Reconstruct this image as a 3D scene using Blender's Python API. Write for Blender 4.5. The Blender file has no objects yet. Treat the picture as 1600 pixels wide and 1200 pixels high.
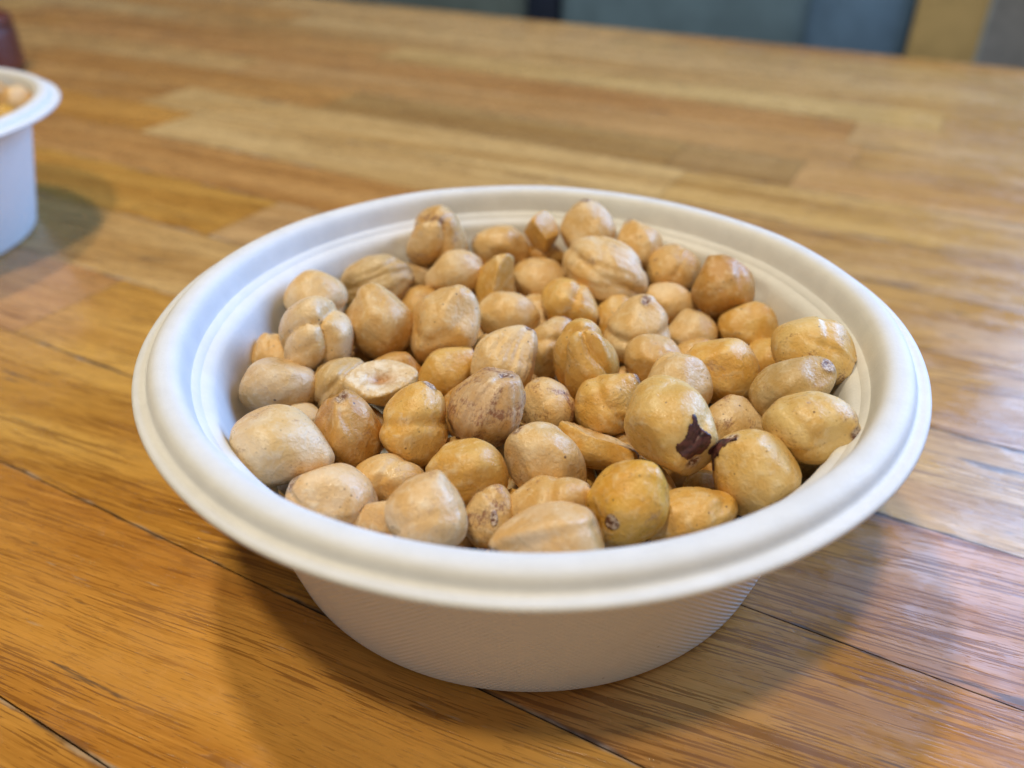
import bpy, bmesh, math, random
import numpy as np
from mathutils import Vector, Quaternion, Matrix

sc = bpy.context.scene
C = bpy.context.collection

# ------------------------------------------------------------------ camera
cam_d = bpy.data.cameras.new('camera')
cam = bpy.data.objects.new('camera', cam_d)
C.objects.link(cam)
cam.matrix_world = Matrix(((0.99997, -0.00812, 0.0, -0.00363),
                           (0.00447, 0.54997, -0.83517, -0.15391),
                           (0.00678, 0.83514, 0.54999, 0.13429),
                           (0, 0, 0, 1)))
cam_d.sensor_width = 36.0
cam_d.lens = 28.53
cam_d.clip_start = 0.005
cam_d.clip_end = 60
cam_d.dof.use_dof = True
cam_d.dof.focus_distance = 0.158
cam_d.dof.aperture_fstop = 9.8
sc.camera = cam

# ------------------------------------------------------------------ light
w = bpy.data.worlds.new('World')
sc.world = w
w.use_nodes = True
w.node_tree.nodes['Background'].inputs[0].default_value = (0.58, 0.57, 0.57, 1)
w.node_tree.nodes['Background'].inputs[1].default_value = 0.075

def lamp(name, loc, power, col, size):
    d = bpy.data.lights.new(name, 'POINT')
    d.energy = power; d.color = col; d.shadow_soft_size = size
    o = bpy.data.objects.new(name, d); C.objects.link(o); o.location = loc
    return o
lamp('ceiling_lamp', (-0.230, -0.480, 1.60), 43, (1.0, 0.86, 0.62), 0.065)
lamp('ceiling_lamp', (-0.392, 0.392, 1.65), 43, (1.0, 0.86, 0.62), 0.065)

wd = bpy.data.lights.new('window_light', 'AREA')
wd.shape = 'RECTANGLE'; wd.size = 1.6; wd.size_y = 1.7
wd.energy = 82; wd.color = (0.29, 0.53, 1.0)
wo = bpy.data.objects.new('window_light', wd); C.objects.link(wo)
wo.location = (1.86, 1.14, 1.10)
wo.rotation_euler = (Vector((0.0, 0.0, 0.03)) - Vector(wo.location)).to_track_quat('-Z', 'Y').to_euler()

rd = bpy.data.lights.new('fill_light', 'AREA')          # added fill behind the camera, no known lamp; brightens the bowl's front wall
rd.shape = 'RECTANGLE'; rd.size = 1.8; rd.size_y = 1.2; rd.energy = 6; rd.color = (1.0, 0.92, 0.82)
ro = bpy.data.objects.new('fill_light', rd); C.objects.link(ro)
ro.location = (-0.35, -1.9, 0.75)
ro.rotation_euler = (Vector((0.0, 0.0, 0.03)) - Vector(ro.location)).to_track_quat('-Z', 'Y').to_euler()

sc.view_settings.view_transform = 'Standard'
sc.view_settings.look = 'None'
sc.view_settings.exposure = 0.25
sc.view_settings.gamma = 1.0
sc.view_settings.use_curve_mapping = False
sc.render.engine = 'CYCLES'
sc.cycles.use_denoising = True
sc.cycles.max_bounces = 6
sc.cycles.use_adaptive_sampling = True
sc.cycles.adaptive_threshold = 0.012
sc.cycles.diffuse_bounces = 3
sc.cycles.caustics_reflective = False
sc.cycles.caustics_refractive = False

# ------------------------------------------------------------------ helpers
def srgb(r, g, b):
    def f(c):
        c /= 255.0
        return c / 12.92 if c <= 0.04045 else ((c + 0.055) / 1.055) ** 2.4
    return (f(r), f(g), f(b))

class NT:
    """small node-graph helper"""
    def __init__(self, name):
        self.m = bpy.data.materials.new(name); self.m.use_nodes = True
        self.t = self.m.node_tree; self.n = self.t.nodes
        self.b = self.n['Principled BSDF']
    def new(self, kind, **kw):
        n = self.n.new(kind)
        for k, v in kw.items(): setattr(n, k, v)
        return n
    def put(self, sock, val):
        if isinstance(val, bpy.types.NodeSocket): self.t.links.new(val, sock)
        elif isinstance(val, (tuple, list)) and sock.type == 'RGBA' and len(val) == 3: sock.default_value = (*val, 1)
        else: sock.default_value = val
    def math(self, op, a, b=None, c=None, clamp=False):
        n = self.new('ShaderNodeMath', operation=op, use_clamp=clamp)
        self.put(n.inputs[0], a)
        if b is not None: self.put(n.inputs[1], b)
        if c is not None: self.put(n.inputs[2], c)
        return n.outputs[0]
    def mix(self, fac, a, b, mode='MIX'):
        n = self.new('ShaderNodeMix', data_type='RGBA', blend_type=mode)
        self.put(n.inputs[0], fac); self.put(n.inputs[6], a); self.put(n.inputs[7], b)
        return n.outputs[2]
    def ramp(self, fac, lo, hi, a=0.0, b=1.0):
        n = self.new('ShaderNodeMapRange', interpolation_type='SMOOTHSTEP')
        self.put(n.inputs[0], fac); self.put(n.inputs[1], lo); self.put(n.inputs[2], hi)
        self.put(n.inputs[3], a); self.put(n.inputs[4], b)
        return n.outputs[0]
    def noise(self, vec, scale, detail=3, rough=0.5, dist=0.0):
        n = self.new('ShaderNodeTexNoise')
        self.put(n.inputs['Vector'], vec); self.put(n.inputs['Scale'], scale)
        self.put(n.inputs['Detail'], detail); self.put(n.inputs['Roughness'], rough); self.put(n.inputs['Distortion'], dist)
        return n.outputs['Fac']
    def vec(self, op, a, b=None, scale=None):
        n = self.new('ShaderNodeVectorMath', operation=op)
        self.put(n.inputs[0], a)
        if b is not None: self.put(n.inputs[1], b)
        if scale is not None: self.put(n.inputs['Scale'], scale)
        return n.outputs[0]
    def objcoord(self):
        return self.new('ShaderNodeTexCoord').outputs['Object']
    def info(self):
        return self.new('ShaderNodeObjectInfo')
    def attr(self, name, kind='GEOMETRY'):
        return self.new('ShaderNodeAttribute', attribute_name=name, attribute_type=kind)
    def bump(self, h, strength, dist, prev=None):
        n = self.new('ShaderNodeBump')
        self.put(n.inputs['Height'], h); n.inputs['Strength'].default_value = strength; n.inputs['Distance'].default_value = dist
        if prev is not None: self.t.links.new(prev, n.inputs['Normal'])
        return n.outputs[0]
    def set(self, **kw):
        for k, v in kw.items(): self.put(self.b.inputs[k.replace('_', ' ')], v)

def link_mesh(name, me, mat=None, parent=None):
    o = bpy.data.objects.new(name, me)
    C.objects.link(o)
    if mat and not me.materials: me.materials.append(mat)
    if parent: o.parent = parent
    return o

def mesh_from(name, verts, faces, smooth=True):
    me = bpy.data.meshes.new(name)
    me.from_pydata([tuple(v) for v in verts], [], [tuple(int(i) for i in f) for f in faces])
    if smooth: me.polygons.foreach_set('use_smooth', [True] * len(me.polygons))
    me.update()
    return me

def tag(o, label, cat, group=None, kind=None):
    o['label'] = label
    if cat: o['category'] = cat
    if group: o['group'] = group
    if kind: o['kind'] = kind
    return o

def lathe(name, prof, seg, mat, parent=None):
    a = np.linspace(0, 2 * math.pi, seg, endpoint=False)
    V = [(r * math.cos(t), r * math.sin(t), z) for (r, z) in prof for t in a]
    F = []
    for i in range(len(prof) - 1):
        for j in range(seg):
            k = (j + 1) % seg
            F.append((i * seg + j, i * seg + k, (i + 1) * seg + k, (i + 1) * seg + j))
    return link_mesh(name, mesh_from(name, V, F), mat, parent)

def rounded_box(name, sx, sy, sz, rad, mat, parent=None, seg=3):
    bm = bmesh.new()
    bmesh.ops.create_cube(bm, size=1)
    bmesh.ops.scale(bm, vec=(sx, sy, sz), verts=bm.verts)
    bmesh.ops.bevel(bm, geom=list(bm.edges), offset=rad, segments=seg, profile=0.5, affect='EDGES')
    me = bpy.data.meshes.new(name); bm.to_mesh(me); bm.free()
    me.polygons.foreach_set('use_smooth', [True] * len(me.polygons))
    return link_mesh(name, me, mat, parent)

# ------------------------------------------------------------------ materials
def wood_material():
    g = NT('oak_stave')
    oc = g.objcoord(); inf = g.info()
    rnd = inf.outputs['Random']
    off = g.new('ShaderNodeCombineXYZ')
    g.put(off.inputs[0], g.math('MULTIPLY', rnd, 37.3)); g.put(off.inputs[1], g.math('MULTIPLY', rnd, 11.7)); g.put(off.inputs[2], g.math('MULTIPLY', rnd, 5.1))
    p = g.vec('ADD', oc, off.outputs[0])
    sep = g.new('ShaderNodeSeparateXYZ'); g.put(sep.inputs[0], oc)
    # grain runs a little askew to the stave and wanders slowly
    wav = g.noise(g.vec('MULTIPLY', p, (9, 16, 9)), 1.0, 1)
    sh = g.new('ShaderNodeCombineXYZ')
    skew = g.math('MULTIPLY', sep.outputs[0], g.math('MULTIPLY', g.attr('skew', 'OBJECT').outputs['Fac'], -1.0))
    g.put(sh.inputs[1], g.math('ADD', skew, g.math('MULTIPLY', g.math('SUBTRACT', wav, 0.5), 0.008)))
    q = g.vec('ADD', p, sh.outputs[0])
    broad = g.noise(g.vec('MULTIPLY', q, (4, 60, 30)), 1.0, 3, 0.55)
    fine = g.noise(g.vec('MULTIPLY', q, (26, 620, 200)), 1.0, 3, 0.6)
    fibre = g.noise(g.vec('MULTIPLY', q, (120, 2800, 900)), 1.0, 2, 0.6)
    pore = g.noise(g.vec('MULTIPLY', q, (75, 2300, 700)), 1.0, 0, 0.5)
    pore2 = g.noise(g.vec('MULTIPLY', g.vec('ADD', q, (3.3, 1.7, 0)), (38, 1300, 400)), 1.0, 0, 0.5)
    fleck = g.noise(g.vec('MULTIPLY', g.vec('ADD', q, (1.3, 2.7, 0)), (260, 3000, 400)), 1.0, 0, 0.5)
    zone = g.noise(g.vec('MULTIPLY', q, (6, 90, 30)), 1.0, 2)
    tone = inf.outputs['Color']
    dark = g.mix(1.0, tone, (0.27, 0.18, 0.11), 'MULTIPLY')
    mid = g.mix(1.0, tone, (0.72, 0.62, 0.48), 'MULTIPLY')
    lite = g.mix(1.0, tone, (1.25, 1.24, 1.26), 'MULTIPLY')
    c = g.mix(g.ramp(broad, 0.34, 0.68), tone, mid)
    c = g.mix(g.ramp(fine, 0.50, 0.74, 0, 0.45), c, lite)
    c = g.mix(g.ramp(fine, 0.48, 0.26, 0, 0.55), c, mid)
    c = g.mix(g.ramp(fibre, 0.54, 0.74, 0, 0.35), c, dark)
    c = g.mix(g.ramp(fibre, 0.46, 0.26, 0, 0.30), c, lite)
    pm = g.math('MULTIPLY', g.ramp(pore, 0.60, 0.66), g.ramp(zone, 0.34, 0.54, 0.25, 1.0))
    pm2 = g.math('MULTIPLY', g.ramp(pore2, 0.63, 0.68), g.ramp(zone, 0.40, 0.56, 0.1, 1.0))
    pm = g.math('MAXIMUM', g.math('MAXIMUM', pm, pm2), g.math('MULTIPLY', g.ramp(fleck, 0.71, 0.76), 0.7))
    c = g.mix(g.math('MULTIPLY', pm, 0.62), c, dark)
    # ingrained dirt: sparse grey-black smears along the grain
    dn = g.noise(g.vec('MULTIPLY', q, (22, 230, 60)), 1.0, 4, 0.65)
    c = g.mix(g.ramp(dn, 0.63, 0.70, 0, 0.7), c, (0.06, 0.05, 0.045))
    # worn, whitish rubbed spots
    wn = g.noise(g.vec('MULTIPLY', g.vec('ADD', q, (9, 4, 0)), (60, 420, 90)), 1.0, 3, 0.6)
    c = g.mix(g.ramp(wn, 0.68, 0.78, 0, 0.45), c, (0.55, 0.45, 0.33))
    # grime and pale rubbed edges in the joints between staves
    en = g.noise(g.vec('MULTIPLY', p, (34, 40, 30)), 1.0, 3, 0.65)
    en2 = g.noise(g.vec('MULTIPLY', p, (70, 160, 30)), 1.0, 3, 0.6)
    edge = g.math('ADD', g.math('ABSOLUTE', sep.outputs[1]), g.math('MULTIPLY', g.math('SUBTRACT', en, 0.58), 0.0060))
    em = g.ramp(edge, 0.0212, 0.0222)
    c = g.mix(g.math('MULTIPLY', em, 0.75), c, g.mix(g.ramp(en2, 0.46, 0.60), (0.06, 0.05, 0.045), (0.40, 0.33, 0.26)))
    line = g.ramp(g.math('ABSOLUTE', sep.outputs[1]), 0.02195, 0.02215, 0.0, 0.25)
    c = g.mix(line, c, (0.05, 0.035, 0.022))
    rough = g.ramp(g.noise(g.vec('MULTIPLY', p, (38, 55, 40)), 1.0, 4, 0.7), 0.38, 0.60, 0.08, 0.30)
    rough = g.math('ADD', rough, g.math('MULTIPLY', pm, 0.10))
    h = g.math('SUBTRACT', g.math('MULTIPLY', fine, 0.3), pm)
    n1 = g.bump(h, 0.35, 0.00012)
    n2 = g.bump(g.noise(g.vec('MULTIPLY', p, (70, 130, 60)), 1.0, 2), 0.15, 0.0006, n1)
    g.set(Base_Color=c, Roughness=rough, Normal=n2, IOR=1.43)
    return g.m

def bowl_material():
    g = NT('moulded_pulp')
    oc = g.objcoord()
    n1 = g.noise(oc, 160, 4, 0.6)
    n2 = g.noise(oc, 1500, 3, 0.6)
    c = g.mix(g.ramp(n1, 0.3, 0.7), (0.68, 0.68, 0.675), (0.73, 0.73, 0.725))
    vo = g.new('ShaderNodeTexVoronoi'); g.put(vo.inputs['Vector'], oc); vo.inputs['Scale'].default_value = 210
    sepc = g.new('ShaderNodeSeparateColor'); g.put(sepc.inputs[0], vo.outputs['Color'])
    fl = g.math('MULTIPLY', g.ramp(vo.outputs['Distance'], 0.075, 0.03), g.math('GREATER_THAN', sepc.outputs[0], 0.93))
    c = g.mix(g.math('MULTIPLY', fl, 0.6), c, (0.25, 0.18, 0.11))
    uv = g.new('ShaderNodeUVMap').outputs[0]
    s = g.new('ShaderNodeSeparateXYZ'); g.put(s.inputs[0], uv)
    k = 2 * math.pi
    u1 = g.math('MULTIPLY', s.outputs[0], k / 0.0014); v1 = g.math('MULTIPLY', s.outputs[1], k / 0.0014)
    a = g.math('SINE', g.math('ADD', u1, v1)); b = g.math('SINE', g.math('SUBTRACT', u1, v1))
    net = g.math('MULTIPLY', g.math('ADD', a, b), g.math('MULTIPLY', g.attr('emboss').outputs['Fac'], g.ramp(n1, 0.3, 0.7, 0.35, 1.0)))
    nb = g.bump(net, 1.0, 0.00008)
    fb = g.bump(g.math('ADD', n2, g.math('MULTIPLY', n1, 1.5)), 0.22, 0.00022, nb)
    fb = g.bump(g.noise(oc, 45, 2, 0.5), 0.35, 0.0010, fb)
    c = g.mix(g.math('MULTIPLY', g.ramp(g.noise(oc, 95, 4, 0.7), 0.60, 0.72), 0.10), c, (0.45, 0.38, 0.28))
    g.set(Base_Color=c, Roughness=0.58, Normal=fb)
    g.b.inputs['Specular IOR Level'].default_value = 0.35
    return g.m

def nut_material():
    g = NT('blanched_hazelnut')
    oc = g.objcoord(); inf = g.info()
    off = g.new('ShaderNodeCombineXYZ')
    for k, m in enumerate((91.7, 53.1, 17.9)): g.put(off.inputs[k], g.math('MULTIPLY', inf.outputs['Random'], m))
    p = g.vec('ADD', g.vec('SCALE', oc, scale=100.0), off.outputs[0])     # centimetres
    tone = inf.outputs['Color']
    big = g.noise(p, 1.5, 3, 0.55, 0.4)
    mid = g.noise(p, 4.5, 4, 0.6, 0.3)
    pale = g.mix(0.55, tone, (0.80, 0.64, 0.41))
    deep = g.mix(1.0, tone, (0.92, 0.79, 0.54), 'MULTIPLY')
    c = g.mix(g.ramp(big, 0.38, 0.66), deep, tone)
    c = g.mix(g.ramp(mid, 0.48, 0.72, 0, 0.8), c, pale)
    # fine streaks running from base to tip
    st = g.noise(g.vec('MULTIPLY', p, (7, 7, 2.2)), 1.0, 4, 0.65, 0.6)
    c = g.mix(g.ramp(st, 0.55, 0.78, 0, 0.22), c, g.mix(1.0, c, (0.72, 0.55, 0.40), 'MULTIPLY'))
    # whitish scuffs
    sc1 = g.noise(g.vec('ADD', p, (5, 9, 2)), 3.2, 6, 0.7, 0.8)
    c = g.mix(g.ramp(sc1, 0.60, 0.74, 0, 0.55), c, (0.76, 0.66, 0.53))
    # cut kernel
    cut = g.attr('cut').outputs['Fac']
    c = g.mix(cut, c, g.mix(g.ramp(mid, 0.4, 0.65), (0.66, 0.48, 0.27), (0.80, 0.70, 0.55)))
    hol = g.attr('hollow').outputs['Fac']
    c = g.mix(hol, c, g.mix(g.ramp(mid, 0.35, 0.7), (0.44, 0.20, 0.07), (0.60, 0.36, 0.17)))
    # rusty leftovers of skin
    rust = g.attr('rust', 'OBJECT').outputs['Fac']
    r1 = g.noise(g.vec('ADD', p, (2, 3, 7)), 2.1, 3, 0.6, 0.5)
    r2 = g.noise(g.vec('MULTIPLY', p, (22, 22, 10)), 1.0, 5, 0.75)
    rm = g.math('ADD', g.math('MULTIPLY', g.math('SUBTRACT', r1, 0.62), 2.2), g.math('MULTIPLY', rust, 0.62))
    rmask = g.math('MULTIPLY', g.ramp(g.math('ADD', g.math('MULTIPLY', rm, 0.55), r2), 0.55, 0.80), g.ramp(rust, 0.0, 0.25))
    c = g.mix(g.math('MULTIPLY', g.ramp(rm, 0.15, 0.45, 0, 0.55), g.ramp(rust, 0.0, 0.2)), c, (0.68, 0.53, 0.40))
    c = g.mix(g.math('MULTIPLY', rmask, 0.85), c, (0.24, 0.085, 0.035))
    # scab at tip or on a side
    scar = g.attr('scar').outputs['Fac']
    s1 = g.noise(p, 11, 4, 0.7)
    c = g.mix(g.ramp(scar, 0.25, 0.6), c, g.mix(g.ramp(s1, 0.42, 0.60), (0.18, 0.075, 0.035), (0.70, 0.56, 0.43)))
    # specks
    vo = g.new('ShaderNodeTexVoronoi'); g.put(vo.inputs['Vector'], p); vo.inputs['Scale'].default_value = 7.5
    sp = g.new('ShaderNodeSeparateColor'); g.put(sp.inputs[0], vo.outputs['Color'])
    m1 = g.math('MULTIPLY', g.ramp(vo.outputs['Distance'], 0.21, 0.10), g.math('GREATER_THAN', sp.outputs[0], 0.48))
    freck = g.ramp(g.math('FRACT', g.math('MULTIPLY', inf.outputs['Random'], 7.31)), 0.0, 1.0, 0.12, 1.0)
    m1 = g.math('MULTIPLY', m1, g.math('MULTIPLY', freck, g.ramp(big, 0.35, 0.60, 0.35, 1.0)))
    c = g.mix(g.math('MULTIPLY', m1, g.math('MULTIPLY_ADD', sp.outputs[1], 0.7, 0.30)), c, (0.11, 0.045, 0.02))
    vb = g.new('ShaderNodeTexVoronoi'); g.put(vb.inputs['Vector'], g.vec('ADD', p, (7, 1, 3))); vb.inputs['Scale'].default_value = 2.4
    sb = g.new('ShaderNodeSeparateColor'); g.put(sb.inputs[0], vb.outputs['Color'])
    d2 = g.math('ADD', vb.outputs['Distance'], g.math('MULTIPLY', g.math('SUBTRACT', s1, 0.5), 0.12))
    m2 = g.math('MULTIPLY', g.ramp(d2, 0.075, 0.045), g.math('GREATER_THAN', sb.outputs[0], 0.72))
    c = g.mix(g.math('MULTIPLY', m2, 0.85), c, (0.09, 0.04, 0.025))
    h = g.math('ADD', g.math('MULTIPLY', mid, 1.0), g.math('MULTIPLY', g.noise(p, 18, 4, 0.65), 0.35))
    h = g.math('ADD', h, g.math('MULTIPLY', st, 0.25))
    h = g.math('ADD', h, g.math('MULTIPLY', g.ramp(scar, 0.2, 0.6), g.math('MULTIPLY', s1, 1.5)))
    nb = g.bump(h, 0.8, 0.00045)
    rough = g.ramp(sc1, 0.35, 0.7, 0.25, 0.46)
    g.set(Base_Color=c, Roughness=rough, Normal=nb)
    g.b.inputs['Specular IOR Level'].default_value = 0.55
    return g.m

def plain(name, col, rough, var=0.15, scale=40, spec=0.4):
    g = NT(name)
    n = g.noise(g.objcoord(), scale, 4, 0.6)
    lo = tuple(x * (1 - var) for x in col); hi = tuple(min(1, x * (1 + var)) for x in col)
    g.set(Base_Color=g.mix(g.ramp(n, 0.3, 0.7), lo, hi), Roughness=rough)
    g.b.inputs['Specular IOR Level'].default_value = spec
    return g.m

M_WOOD = wood_material(); M_BOWL = bowl_material(); M_NUT = nut_material()
M_SKIN = plain('dark_skin', (0.075, 0.026, 0.024), 0.38, 0.7, 900)

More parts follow.
